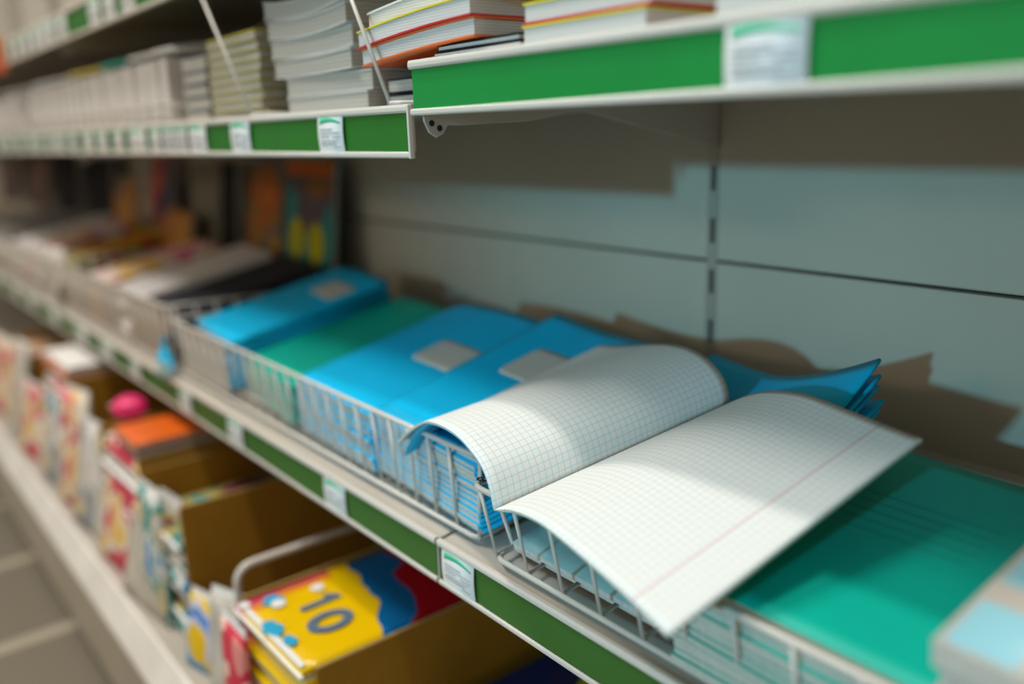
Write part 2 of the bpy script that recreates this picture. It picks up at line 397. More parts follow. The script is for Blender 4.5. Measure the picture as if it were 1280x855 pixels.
# ------------------------------------------------------------------ copybooks
NW, NL = .165, .203
def copybook(name, label, cov, t=.0045, W=NW, L=NL, bend=None, panel=None, loc=(0, 0, 0), rot=(0, 0, 0), group=None, lines=False, nx=12, ny=12):
    """closed copybook: folded cover with round spine on the +x side, page block, printed panel"""
    o = thing(name, label, 'copybook', loc, rot, group)
    bend = bend or (lambda x, y: 0)
    ct = .0003
    mb = MB(); B = mb.b
    prof = []
    for i in range(nx + 1): prof.append((i / nx * (W - t * .5), t))
    for k in range(1, 6):
        a = PI / 2 - PI * k / 6; prof.append((W - t * .5 + t * .5 * math.cos(a), t * .5 + t * .5 * math.sin(a)))
    for i in range(nx + 1): prof.append(((1 - i / nx) * (W - t * .5), 0))
    # inner side of the cover
    inn = []
    for i in range(nx + 1): inn.append((i / nx * (W - t * .5), ct))
    for k in range(1, 6):
        a = -PI / 2 + PI * k / 6; inn.append((W - t * .5 + (t * .5 - ct) * math.cos(a), t * .5 + (t * .5 - ct) * math.sin(a)))
    for i in range(nx + 1): inn.append(((1 - i / nx) * (W - t * .5), t - ct))
    out = prof + inn
    rings = []
    for j in range(ny + 1):
        y = L * j / ny
        rings.append([B.verts.new((x, y, z + bend(x / W, y / L))) for x, z in out])
    n = len(out)
    for j in range(ny):
        for k in range(n):
            f = B.faces.new((rings[j][k], rings[j][(k + 1) % n], rings[j + 1][(k + 1) % n], rings[j + 1][k])); f.smooth = True
    for R in (rings[0], rings[-1]):
        # cap: strip quads between outer and inner outline
        m2 = len(prof)
        for k in range(m2 - 1):
            B.faces.new((R[k], R[k + 1], R[n - 2 - k], R[n - 1 - k]))
    mb.build('cover', cov, o)
    mb = MB(); B = mb.b
    a, c = .0004, W - t * .5
    T = []
    for z in (t - ct - .0001, ct + .0001):
        T.append([[B.verts.new((a + (c - a) * i / nx, -.0001 + (L + .0002) * j / ny, z + bend((a + (c - a) * i / nx) / W, j / ny))) for j in range(ny + 1)] for i in range(nx + 1)])
    for i in range(nx):
        for j in range(ny):
            for S in T: B.faces.new((S[i][j], S[i + 1][j], S[i + 1][j + 1], S[i][j + 1])).smooth = True
    for i in range(nx):
        for j in (0, ny): B.faces.new((T[0][i][j], T[0][i + 1][j], T[1][i + 1][j], T[1][i][j]))
    for j in range(ny):
        for i in (0, nx): B.faces.new((T[0][i][j], T[0][i][j + 1], T[1][i][j + 1], T[1][i][j]))
    mb.build('pages', M['paper_edge'], o)
    if panel:
        px0, px1, py0, py1 = panel
        mb = MB(); B = mb.b; N = 28; cx, cy = (px0 + px1) / 2, (py0 + py1) / 2; hx, hy = (px1 - px0) / 2, (py1 - py0) / 2
        rr = .008
        def sq(u, v):
            x, y = (u * 2 - 1) * hx, (v * 2 - 1) * hy
            # rounded rectangle
            ex = hx - rr; ey = hy - rr
            if abs(x) > ex:
                lim = ey + math.sqrt(max(0, rr * rr - (abs(x) - ex) ** 2)); y = y * lim / hy
            return Vector((cx + x, cy + y, t + .00012 + bend((cx + x) / W, (cy + y) / L))), Vector((0, 0, 1))
        mb.grid(sq, N, 10, .0001).build('name_panel', M['label'], o)
    if lines:
        mb = MB()
        for k in range(5):
            y = L * (.50 + .050 * k)
            def g(u, v, y=y):
                x = W * (.16 + .62 * u)
                return Vector((x, y + (v - .5) * .0006, t + .0001 + bend(x / W, y / L))), Vector((0, 0, 1))
            mb.grid(g, 14, 1, .00008)
        mb.build('ruled_lines', M['ink'], o)
    return o

KT = .23
def top_z(y): return .065 + KT * y
def stack(name, cov, kind, x, y, rz, where, group, drop=0, t=.0045, panel=None, topbend=None, top_lines=False, kt=KT, jit=.0012, n_max=15, zbase=None, items_bend=None, W=NW, L=.218):
    base = (.0085 + KP * y) if zbase is None else zbase
    top = top_z(y) - drop
    n = max(1, min(n_max, int(round((top - base) / t))))
    tt = (top - base) / n
    proto = None; root = None
    for i in range(n):                       # i=0 lowest
        k = KP + (kt - KP) * (i / max(1, n - 1))
        z = base + i * tt
        a = rz + random.uniform(-.02, .02) * (0 if i == n - 1 else 1)
        dx, dy = (0, 0) if i == n - 1 else (random.uniform(-jit, jit) * .7, random.uniform(-jit, jit * .6))
        lab = '%s copybook, %s %s' % (kind, ORD[n - 1 - i], where)
        rot = (math.atan(k), 0, a)
        if i == n - 1 or items_bend:
            bd = topbend if i == n - 1 else (lambda u, v, i=i: items_bend(u, v, i, n))
            o = copybook(name, lab, cov, tt * .97, W=W, L=L, bend=bd, panel=panel if i == n - 1 else None, loc=(x + dx, y + dy, z), rot=rot, group=group, lines=top_lines and i == n - 1, nx=16 if i == n - 1 else 10, ny=16)
        elif proto is None:
            proto = copybook(name, lab, cov, tt * .97, W=W, L=L, bend=None, loc=(x + dx, y + dy, z), rot=rot, group=group, nx=2, ny=2)
            o = proto
        else:
            o = dup(proto, (x + dx, y + dy, z), rot, lab, group)
    return o
PAN = (.048, .122, .110, .152)
stack('blue_copybook', M['blue'], 'cyan blue', -.630, .040, -.12, 'in the leftmost blue stack', 'blue copybooks', panel=(.075, .150, .138, .180),
      topbend=lambda u, v: .004 * math.sin(PI * u) * v)
t = thing('blue_wrapper', 'crumpled cyan wrapper stuck between the two left wire baskets', 'wrapper', (-.652, .004, .004))
def wr(u, v): return Vector(((u - .5) * .030, -.006 - .006 * math.sin(5 * v + 3 * u), v * .050)), Vector((0, -1, 0))
MB().grid(wr, 10, 10, .0006).build('upper_flap', M['blue'], t)
def wr2(u, v): return Vector((.006 + (u - .5) * .040, -.012 - .004 * math.sin(6 * u), v * .022 - .004)), Vector((0, -1, 0))
MB().grid(wr2, 10, 8, .0006).build('lower_flap', M['pale_teal'], t)
stack('teal_copybook', M['teal'], 'teal green', -.462, .036, -.12, 'in the stack between two blue stacks', 'teal copybooks', drop=.018,
      topbend=lambda u, v: .004 * math.sin(PI * u) * v - .002 * v)
stack('blue_copybook', M['blue'], 'cyan blue', -.290, .022, -.04, 'in the second blue stack from left', 'blue copybooks', drop=.003, panel=(.085, .160, .092, .138),
      topbend=lambda u, v: .004 * math.sin(PI * u) * v)
stack('blue_copybook', M['blue'], 'cyan blue', -.124, .022, -.05, 'in the stack under the curled page', 'blue copybooks', drop=-.003, panel=(.042, .120, .105, .160),
      topbend=lambda u, v: .006 * v * (1 - u) ** 2 - .004 * v * math.sin(PI * u))
def curl5(u, v, i, n):
    f = (i / (n - 1)) ** 1.1
    return v ** 2.2 * (.032 * f * max(0, u - .35) ** 1.3 / .65 ** 1.3 + .006 * f * (1 - u) ** 2) - .004 * f * v * math.sin(PI * u)
stack('blue_copybook', M['blue'], 'cyan blue', .070, .046, -.040, 'in the stack directly beneath the open copybook', 'blue copybooks', drop=.004,
      topbend=lambda u, v: curl5(u, v, 1, 2) + .006 * v ** 3 * max(0, u - .4) ** 1.5, items_bend=curl5, kt=.21, L=.200, W=.156, zbase=.0085 + KP * .046 + .0058)
stack('teal_copybook', M['teal'], 'teal green',   .2370, .003, -.02, 'in the stack right of the open copybook', 'teal copybooks', top_lines=True, kt=.115, W=.148, L=.205,
      topbend=lambda u, v: .004 * (1 - u) ** 2 * v + .003 * math.sin(PI * v) * u, panel=None)
# loose pale sheet lying on the base of the near basket
copybook('pale_teal_copybook', 'pale teal copybook lowest on the basket wires below the open copybook', M['pale_teal'], .0042, W=.160, L=.20,
         loc=(.0715, .018, .0085 + KP * .018 + .0012), rot=(math.atan(KP), 0, 0))

# plaid copybooks at the right edge
pm = bpy.data.materials.new('cyan_plaid_cover'); pm.use_nodes = True
nt = pm.node_tree; b = nt.nodes['Principled BSDF']; b.inputs['Roughness'].default_value = .35
tc = nt.nodes.new('ShaderNodeTexCoord'); sx = nt.nodes.new('ShaderNodeSeparateXYZ'); nt.links.new(tc.outputs['Object'], sx.inputs[0])
def mth(nt, op, a, b_=None, c=None):
    n = nt.nodes.new('ShaderNodeMath'); n.operation = op
    for i, v in enumerate((a, b_, c)):
        if v is None: continue
        if isinstance(v, (int, float)): n.inputs[i].default_value = v
        else: nt.links.new(v, n.inputs[i])
    return n.outputs[0]
def mix(nt, f, a, c):
    n = nt.nodes.new('ShaderNodeMix'); n.data_type = 'RGBA'
    for s, v in ((n.inputs[0], f), (n.inputs[6], a), (n.inputs[7], c)):
        if isinstance(v, tuple): s.default_value = (*v, 1)
        elif isinstance(v, (int, float)): s.default_value = v
        else: nt.links.new(v, s)
    return n.outputs[2]
gx = mth(nt, 'LESS_THAN', mth(nt, 'FRACT', mth(nt, 'MULTIPLY', mth(nt, 'ADD', sx.outputs[0], -.003), 1 / .040)), .70)
gy = mth(nt, 'LESS_THAN', mth(nt, 'FRACT', mth(nt, 'MULTIPLY', mth(nt, 'ADD', sx.outputs[1], -.003), 1 / .052)), .68)
both = mth(nt, 'MULTIPLY', gx, gy)
c1 = mix(nt, both, (.46, .41, .35), (.27, .54, .60))
nt.links.new(c1, b.inputs['Base Color'])
for k in range(7):
    i = 6 - k
    lab = 'pale cyan checked copybook, %s in the pile at the lower right corner' % ORD[k]
    copybook('checked_copybook', lab, pm, .0128, W=.17, L=.205, loc=(.389 + (0 if k == 0 else random.uniform(-.001, .003)), -.012 + (0 if k == 0 else .004 + random.uniform(0, .003)), .0095 + i * .0133),
             rot=(math.atan(KP), 0, -.02), group='checked copybooks', nx=3, ny=3)

# ------------------------------------------------------------------ the open copybook
def smooth_poly(P, n):
    """Catmull-Rom through P, resampled to n+1 points by arc length"""
    P = [Vector(p) for p in P]; out = []
    E = [P[0] * 2 - P[1]] + P + [P[-1] * 2 - P[-2]]
    for i in range(1, len(E) - 2):
        for k in range(24):
            t = k / 24; p0, p1, p2, p3 = E[i - 1:i + 3]
            out.append(.5 * ((2 * p1) + (-p0 + p2) * t + (2 * p0 - 5 * p1 + 4 * p2 - p3) * t * t + (-p0 + 3 * p1 - 3 * p2 + p3) * t ** 3))
    out.append(P[-1])
    s = [0]
    for a, b_ in zip(out, out[1:]): s.append(s[-1] + (b_ - a).length)
    res = []; j = 0
    for i in range(n + 1):
        tgt = s[-1] * i / n
        while j < len(s) - 2 and s[j + 1] < tgt: j += 1
        f = (tgt - s[j]) / max(1e-9, s[j + 1] - s[j]); res.append(out[j].lerp(out[j + 1], min(1, max(0, f))))
    return res
RF = [(.0984, -.0191, .0631), (.1249, -.0241, .0732), (.1558, -.0300, .0792), (.1835, -.0353, .0795), (.2167, -.0416, .0776), (.2533, -.0485, .0743), (.2824, -.0541, .0702)]
RB = [(.1450, .1736, .1052), (.1697, .1667, .1192), (.1942, .1598, .1286), (.2245, .1512, .1344), (.2589, .1416, .1342), (.2897, .1329, .1336), (.3131, .1263, .1336)]
LF = [(.0984, -.0191, .0631), (.0941, -.0185, .0773), (.0854, -.0173, .0888), (.0715, -.0155, .0960), (.0510, -.0127, .1016), (.0237, -.0091, .1022), (-.0037, -.0054, .0969), (-.0317, -.0017, .0823), (-.0585, .0018, .0640)]
LB = [(.1450, .1736, .1052), (.1438, .1738, .1131), (.1382, .1750, .1225), (.1273, .1771, .1306), (.1114, .1803, .1360), (.0911, .1844, .1375), (.0650, .1890, .1345), (.0380, .1930, .1280), (.0100, .1960, .1215), (-.018, .198, .117)]
NS = 44
rf, rb, lf, lb = (smooth_poly(p, NS) for p in (RF, RB, LF, LB))
def surf(F, Bk, flip):
    def f(u, v):
        i = min(NS - 1, int(u * NS)); fr = u * NS - i
        A = F[i].lerp(F[i + 1], fr); C = Bk[i].lerp(Bk[i + 1], fr)
        p = A.lerp(C, v)
        du = (F[i + 1] - F[i]).lerp(Bk[i + 1] - Bk[i], v); n = du.cross(C - A).normalized()
        if n.z < 0 and not flip: n = -n
        if flip: n = -n
        return p, n
    return f
SR = surf(rf, rb, False); SL = surf(lf, lb, True)
oc = thing('open_copybook', 'open white squared copybook with curled left page, lying across the basket rim', 'copybook', (.12, .07, .09))
def inv(o): o.matrix_parent_inverse = Matrix.Translation((-.12, -.07, -.09))
gm = bpy.data.materials.new('squared_paper'); gm.use_nodes = True
nt = gm.node_tree; b = nt.nodes['Principled BSDF']; b.inputs['Roughness'].default_value = .75; b.inputs['Specular IOR Level'].default_value = .2
uvn = nt.nodes.new('ShaderNodeUVMap'); sx = nt.nodes.new('ShaderNodeSeparateXYZ'); nt.links.new(uvn.outputs[0], sx.inputs[0])
def line(v, pitch, wd):
    fr = mth(nt, 'FRACT', mth(nt, 'MULTIPLY', v, 1 / pitch))
    d = mth(nt, 'ABSOLUTE', mth(nt, 'SUBTRACT', fr, .5))
    return mth(nt, 'LESS_THAN', d, wd / pitch / 2)
gl = mth(nt, 'MAXIMUM', line(sx.outputs[0], .005, .00042), line(sx.outputs[1], .005, .00042))
c1 = mix(nt, gl, (.765, .735, .69), (.34, .60, .64))
ml = mth(nt, 'LESS_THAN', mth(nt, 'ABSOLUTE', mth(nt, 'SUBTRACT', sx.outputs[0], .1465)), .0005)
c2 = mix(nt, ml, c1, (.62, .38, .40))
nt.links.new(c2, b.inputs['Base Color'])
for nm, S, mir, th in (('right_page', SR, 1, .0016), ('left_page', SL, -1, .0014)):
    uvf = lambda u, v: (u * .1715 + .0025, v * .203)
    inv(MB().grid(S, NS, 30, .00012, uvf).build(nm, gm, oc, fixn=False))
    def low(u, v, S=S):
        p, n = S(u, v); return p - n * .00022, n
    e = lambda u, v, th=th: th * (1 - .75 * max(0, 1 - u * 12))
    inv(MB().grid(low, NS, 30, e).build('page_block', M['paper_edge'], oc))
def coverR(u, v):
    p, n = SR(u, v); return p - n * (.0005 + .0014 * min(1, u * 12)), n
def coverL(u, v):
    p, n = SL(u, v); return p - n * (.0005 + .0014 * min(1, u * 12) + .011 * max(0, u - .55) ** 2 / .2025 * (1 - .6 * v)), n
inv(MB().grid(coverR, NS, 16, .0004).build('back_cover', M['teal'], oc))
cv = MB().grid(coverL, NS, 16, .0004).build('front_cover', M['blue'], oc); inv(cv)
mb = MB()   # pale oval emblem printed on the outside of the front cover (its underside here)
def emb(a0, a1, b0, b1):
    N = 28
    vs = []
    for rr in (a0, a1):
        ring = []
        for k in range(N):
            a = 2 * PI * k / N; u = .80 + rr * .085 * math.cos(a); v = .105 + rr * .060 * math.sin(a)
            p, n = coverL(u, v); ring.append(mb.b.verts.new(p - n * .00055))
        vs.append(ring)
    for k in range(N): mb.b.faces.new((vs[0][k], vs[0][(k + 1) % N], vs[1][(k + 1) % N], vs[1][k]))
emb(.86, 1.0, 0, 0)
for uu in (.755, .785, .815, .845):
    for v0, v1, du in ((.085, .125, .010), (.085, .092, .018), (.118, .125, .018)):
        q = []
        for (u, v) in ((uu - du / 2, v0), (uu + du / 2, v0), (uu + du / 2, v1), (uu - du / 2, v1)):
            p, n = coverL(u, v); q.append(mb.b.verts.new(p - n * .00056))
        mb.b.faces.new(q)
e = mb.build('emblem', M['label'], cv)
# small steel paper clamp where basket rims meet
cl = thing('rim_clip', 'small dark twisted wire clip on the corner of the near basket rim', 'clip', (.066, -.001, .066))
MB().tube([(-.006 + .0022 * math.cos(a * .5), .0022 * math.sin(a * .5), .0022 + a * .0) for a in range(13)], .0006, 6).smooth().build('loop', M['black'], cl)
MB().tube([(-.004, 0, .0012), (0, .002, .0022), (.004, .003, .0030), (.007, .004, .0026)], .0008, 6).smooth().build('wire_tail', M['black'], cl)

# ------------------------------------------------------------------ goods on the middle shelf farther left (all out of focus)
def booklet(name, label, cov, W, L, t, loc, rot, group, cat='magazine'):
    o = thing(name, label, cat, loc, rot, group)
    MB().box((0, 0, 0), (W, L, .0007)).box((0, 0, t - .0007), (W, L, t)).box((W - .0008, 0, 0), (W, L, t)).build('cover', cov, o)
    MB().box((.001, .001, .0008), (W - .001, L - .001, t - .0008)).build('pages', M['paper_edge'], o)
    return o
A_navy = M['charcoal']
A_white = mat('white_glossy_cover', (.74, .70, .67), .4)
A_grey = mat('grey_glossy_cover', (.30, .29, .28), .35)
A_pink = art('pink_white_cover', [(.70, .12, .28), (.78, .62, .55), (.75, .45, .05), (.60, .18, .38)], 11, seed=3)
A_yel = art('yellow_mixed_cover', [(.65, .40, .02), (.6, .5, .15), (.25, .25, .05), (.5, .12, .02)], 16, seed=5)
A_mix = art('mixed_bright_cover', [(.72, .66, .6), (.70, .38, .03), (.35, .12, .30), (.72, .66, .6)], 14, seed=9)
A_ylw = art('olive_yellow_cover', [(.60, .40, .02), (.45, .42, .05), (.55, .12, .02), (.65, .42, .03)], 11, seed=11)
piles = [(-.885, A_navy, 'dark charcoal', 4, .165), (-.835, A_navy, 'dark', 0, .0)]
def pile(x, y, W, L, cov, kind, n, t, rz, drop=0, group='magazines in the far baskets', tilt=KT):
    base = .0085 + KP * y; top = top_z(y) - drop; tt = (top - base) / n
    pr = None
    for i in range(n):
        k = KP + (tilt - KP) * i / max(1, n - 1)
        lab = '%s, %s in its pile' % (kind, ORD[n - 1 - i])
        loc = (x + random.uniform(-.004, .004), y + random.uniform(-.004, .004), base + i * tt); rot = (math.atan(k), 0, rz + random.uniform(-.03, .03))
        if pr is None: pr = booklet('magazine', lab, cov, W, L, tt * .96, loc, rot, group)
        else: dup(pr, loc, rot, lab, group)
pile(-.845, .035, .165, .23, M['charcoal'], 'dark charcoal magazine just left of the blue copybooks', 7, .008, -.10, .004)
pile(-1.020, .030, .175, .24, A_white, 'glossy white magazine beside the charcoal ones', 6, .008, -.12, .0)
pile(-1.205, .030, .16, .22, A_pink, 'pink and white magazine beside the glossy ones', 6, .008, -.10, .0)
pile(-1.56, .030, .17, .24, A_ylw, 'olive yellow magazine at the farthest basket right', 5, .008, -.10, .004)
pile(-1.75, .030, .17, .24, A_mix, 'bright mixed magazine in the farthest basket middle', 5, .008, -.10, -.004)
pile(-1.95, .030, .17, .24, A_white, 'glossy white magazine at the farthest basket left', 5, .008, -.10, -.004)
pile(-2.25, .030, .17, .24, A_grey, 'grey magazine beyond the farthest basket', 5, .008, -.10, .0)
pile(-2.48, .030, .17, .24, A_grey, 'grey magazine second beyond the farthest basket', 5, .008, -.10, .0)
# white crumpled-edged brochures standing in front of those piles
for i, x in enumerate((-1.36, -1.50, -1.62, -1.76)):
    booklet('brochure', 'upright white brochure sticking out over the far basket rim, %s from the right' % ORDL[i], A_white, .075, .075, .006,
            (x, .012, .030), (math.radians(66), 0, random.uniform(-.25, .25)), 'white brochures', 'brochure')

# picture books propped against the back panel
def propped(x, W, H, cov, label, lean=.12, yaw=0, y=None, z=None, extra=None):
    y = D - .03 - H * math.sin(lean) * 0 if y is None else y
    z = .012 + KP * y + .045 if z is None else z
    o = thing('picture_book', label, 'book', (x, y - H * math.sin(lean), z), (PI / 2 - lean, 0, yaw), 'picture books propped against the back')
    MB().box((0, 0, 0), (W, H, .0012)).box((0, 0, .0088), (W, H, .010)).box((0, 0, 0), (.0015, H, .010)).build('cover', cov, o)
    MB().box((.001, .002, .0014), (W - .002, H - .002, .0086)).build('pages', M['paper_edge'], o)
    if extra: extra(o, W, H)
    return o
def wheels(o, W, H):
    for cx, cy, ry in ((.042, .045, .034), (.112, .040, .034)):
        MB().prism([(cx + .027 * math.cos(a * PI / 14), cy + ry * math.sin(a * PI / 14)) for a in range(28)], 'z', .0100, .0112).build('wheel_print', M['yellow_dim'], o)
    MB().box((0, H * .86, .0101), (W, H, .0104)).build('title_band', M['orange_dim'], o)
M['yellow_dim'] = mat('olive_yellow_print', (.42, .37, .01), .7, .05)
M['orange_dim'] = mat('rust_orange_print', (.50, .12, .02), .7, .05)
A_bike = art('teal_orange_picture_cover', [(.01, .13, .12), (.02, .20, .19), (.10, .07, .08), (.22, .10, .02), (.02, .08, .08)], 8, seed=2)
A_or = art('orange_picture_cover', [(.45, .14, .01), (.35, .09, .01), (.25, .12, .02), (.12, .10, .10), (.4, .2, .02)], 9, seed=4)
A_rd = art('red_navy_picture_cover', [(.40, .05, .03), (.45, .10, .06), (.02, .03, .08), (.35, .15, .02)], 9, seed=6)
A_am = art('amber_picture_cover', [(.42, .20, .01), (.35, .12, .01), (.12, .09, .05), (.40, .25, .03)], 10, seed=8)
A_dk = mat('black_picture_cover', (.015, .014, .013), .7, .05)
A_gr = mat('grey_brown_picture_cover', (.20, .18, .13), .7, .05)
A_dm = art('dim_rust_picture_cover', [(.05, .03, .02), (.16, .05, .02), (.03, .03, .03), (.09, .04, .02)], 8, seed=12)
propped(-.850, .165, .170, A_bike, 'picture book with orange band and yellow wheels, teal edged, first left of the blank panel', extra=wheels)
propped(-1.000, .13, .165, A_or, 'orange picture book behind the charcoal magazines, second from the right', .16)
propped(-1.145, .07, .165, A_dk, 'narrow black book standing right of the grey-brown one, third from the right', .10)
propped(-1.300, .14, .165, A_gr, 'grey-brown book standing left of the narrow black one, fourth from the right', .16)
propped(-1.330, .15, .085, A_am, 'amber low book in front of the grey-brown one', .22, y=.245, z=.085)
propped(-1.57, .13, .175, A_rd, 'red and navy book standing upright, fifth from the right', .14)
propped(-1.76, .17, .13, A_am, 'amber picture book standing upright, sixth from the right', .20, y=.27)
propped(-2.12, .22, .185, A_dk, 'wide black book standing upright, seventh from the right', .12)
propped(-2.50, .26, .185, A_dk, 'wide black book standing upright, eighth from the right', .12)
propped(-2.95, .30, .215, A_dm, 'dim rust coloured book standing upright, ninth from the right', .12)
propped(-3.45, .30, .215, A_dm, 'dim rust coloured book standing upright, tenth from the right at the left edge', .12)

# ------------------------------------------------------------------ goods on the upper shelves
ZU, ZN = .3296, .3582
def block_book(name, label, W, L, t, cov, loc, rot=(0, 0, 0), group=None, cat='book', ctop=None, bend=None, ct=.0012, edges=None):
    """thick book lying flat: page block, soft cover top and bottom, spine at the back"""
    o = thing(name, label, cat, loc, rot, group)
    bend = bend or (lambda u, v: 0)
    n = 14
    def sheet(z0, ov):
        def f(u, v):
            return Vector((-ov + u * (W + 2 * ov), -ov + v * (L + 2 * ov), z0 + bend(u, v))), Vector((0, 0, 1))
        return f
    MB().grid(sheet(t, .001), n, n, ct).build('top_cover', ctop or cov, o)
    MB().grid(sheet(ct, .001), n, n, ct).build('bottom_cover', cov, o)
    mb = MB()
    def pg(u, v): return Vector((u * W, v * L, t - ct - .0002 + bend(u, v))), Vector((0, 0, 1))
    mb.grid(pg, n, n, t - 2 * ct - .0004).build('page_block', M['page_lit'] if group == 'pads on the near upper shelf' else M['page_shaded'], o)
    return o
pmn = bpy.data.materials.new('shaded_page_edges'); pmn.use_nodes = True  # page edges darkened in colour for the shade under the topmost shelf
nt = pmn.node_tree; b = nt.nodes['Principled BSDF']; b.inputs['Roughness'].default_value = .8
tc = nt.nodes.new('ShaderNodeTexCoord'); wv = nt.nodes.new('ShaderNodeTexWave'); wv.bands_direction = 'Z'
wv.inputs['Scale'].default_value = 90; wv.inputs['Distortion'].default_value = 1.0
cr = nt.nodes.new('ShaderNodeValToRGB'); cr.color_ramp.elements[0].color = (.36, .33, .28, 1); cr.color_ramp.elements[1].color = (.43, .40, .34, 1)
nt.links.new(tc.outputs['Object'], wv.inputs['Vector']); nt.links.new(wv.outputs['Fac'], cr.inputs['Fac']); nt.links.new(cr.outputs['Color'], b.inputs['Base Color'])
M['page_shaded'] = pmn
pm2 = pmn.copy(); pm2.name = 'lit_page_edges'  # brighter copy of the same page edges for the lit near shelf
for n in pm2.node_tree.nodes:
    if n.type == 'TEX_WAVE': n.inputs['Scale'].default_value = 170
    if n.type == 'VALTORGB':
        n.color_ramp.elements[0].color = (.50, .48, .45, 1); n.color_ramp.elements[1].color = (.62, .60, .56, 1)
M['page_lit'] = pm2
# near shelf: orange copybook pads overhanging the left end, red one, yellow one, pale carton
sag = lambda u, v: -.0085 * (1 - u) ** 1.6
M['shadow_cover'] = mat('purple_grey_cover', (.16, .12, .13), .4)
for i, z in enumerate((0, .0058)):
    block_book('thin_pad', ['thin grey pad, lowest under the orange pads on the near upper shelf', 'dark thin pad just under the lower orange pad'][i], (.090, .086)[i], .20, .005,
               (M['label'], M['black'])[i], (.014 + .003 * i, .012, ZN + z + .0003), group='pads on the near upper shelf')
block_book('exercise_pad', 'thick orange-covered pad, lower of the two overhanging the near upper shelf end', .142, .21, .0125, M['orange'],
           (-.076, .006, ZN + .0118), (0, 0, 0), 'pads on the near upper shelf', bend=sag)
block_book('exercise_pad', 'thick pad with red cover edge on top of the orange pad at the shelf end', .142, .21, .0125, M['red'],
           (-.077, .004, ZN + .0246), (0, 0, 0), 'pads on the near upper shelf', ctop=M['yellow'], bend=sag)
block_book('exercise_pad', 'white pad topmost above the red and orange pads, cut by the top edge', .142, .21, .0125, M['red'],
           (-.070, .010, ZN + .0374), (0, 0, 0), 'pads on the near upper shelf', ctop=M['paper'], bend=sag)
block_book('exercise_pad', 'shrink-wrapped pad with yellow covers right of the orange pads', .097, .19, .0125, M['yellow'],
           (.113, .008, ZN + .0006), (0, 0, .0), 'pads on the near upper shelf')
block_book('exercise_pad', 'pad with yellow and red edge lying on the shrink-wrapped yellow pad', .100, .19, .012, M['red'],
           (.112, .010, ZN + .0140), (0, 0, .0), 'pads on the near upper shelf', ctop=M['yellow'])
block_book('paper_ream', 'pale grey-green paper ream right of the yellow pads on the near upper shelf', .30, .21, .030, M['pale_teal'],
           (.250, .014, ZN + .0005), (0, 0, 0), 'pads on the near upper shelf')
for i in range(2):
    block_book('dark_pad', 'flat black pad on the far upper shelf end, %s' % ('lower one' if i == 0 else 'upper one under the orange pad overhang'), .070, .18, .011, M['black'],
               (-.088 + .004 * i, .032, ZU + .0005 + i * .0118), (0, 0, 0), 'dark pads at the shelf end')
# far shelf: six thick white books, then paper blocks, then a wire basket of magazines
for i in range(6):
    z = ZU + .0005 + i * .0165
    off = [0, .001, -.022, -.026, -.030, -.034][i]
    bend = (lambda u, v: 0) if i < 2 else (lambda u, v, i=i: .004 * (u - .5) ** 2 * 4 * (i - 1) * .35)
    block_book('thick_book', 'thick white paperback, %s in the stack on the far upper shelf' % ORD[5 - i], .150, .20, .0155, M['label'],
               (-.246 + off, .022, z), (0, 0, random.uniform(-.02, .02)), 'thick white paperbacks', bend=bend)
block_book('thick_book', 'cream paperback crowning the stack of thick white paperbacks', .14, .2, .012, mat('cream_cover', (.62, .50, .30), .5),
           (-.215, .03, ZU + .1065), (0, .05, -.1), 'thick white paperbacks', bend=None)
for i in range(9):
    block_book('yellow_pad', 'olive yellow pad, %s in the pile left of the paperbacks' % ORD[8 - i], .135, .2, .0085, mat('olive_cover_%d' % i, (.38, .33, .10), .5) if i == 0 else bpy.data.materials['olive_cover_0'],
               (-.428 + random.uniform(-.003, .003), .02, ZU + .0005 + i * .0091), (0, 0, random.uniform(-.03, .03)), 'olive yellow pads',
               ctop=M['yellow'] if i == 8 else None)
for i in range(5):
    block_book('slate_pad', 'slate grey pad, %s in the small pile beside the magazine basket' % ORD[4 - i], .075, .2, .013, mat('slate_cover', (.16, .18, .22), .5) if i == 0 else bpy.data.materials['slate_cover'],
               (-.515 + random.uniform(-.003, .003), .02, ZU + .0005 + i * .0138), (0, 0, random.uniform(-.03, .03)), 'slate grey pads', ctop=M['tag'] if i == 4 else None)
# low wire tray with booklets standing on edge
def tray(x0, x1, label, zt, z0):
    t = thing('wire_tray', label, 'wire tray', (x0, .0, z0))
    L = x1 - x0
    MB().tube([(0, .006, zt), (L, .006, zt), (L, .25, zt), (0, .25, zt)], .0018, 8, True).smooth().build('rim_wire', M['wire'], t)
    MB().tube([(0, .010, .002), (L, .010, .002), (L, .25, .002), (0, .25, .002)], .0018, 8, True).smooth().build('base_wire', M['wire'], t)
    mb = MB(); n = int(L / .03)
    for i in range(n + 1): mb.tube([(L * i / n, .006, zt), (L * i / n, .010, .002), (L * i / n, .25, .002)], .001, 6)
    mb.smooth().build('upright_wires', M['wire'], t)
    return t
tray(-1.35, -.535, 'white wire tray of booklets standing on edge on the far upper shelf', .022, ZU)
tray(-1.85, -1.38, 'farther white wire tray on the far upper shelf at the left edge', .022, ZU)
proto = None
x = -.556; k = 0
palette = [A_white, M['paper'], A_grey, A_white]
covs = {}
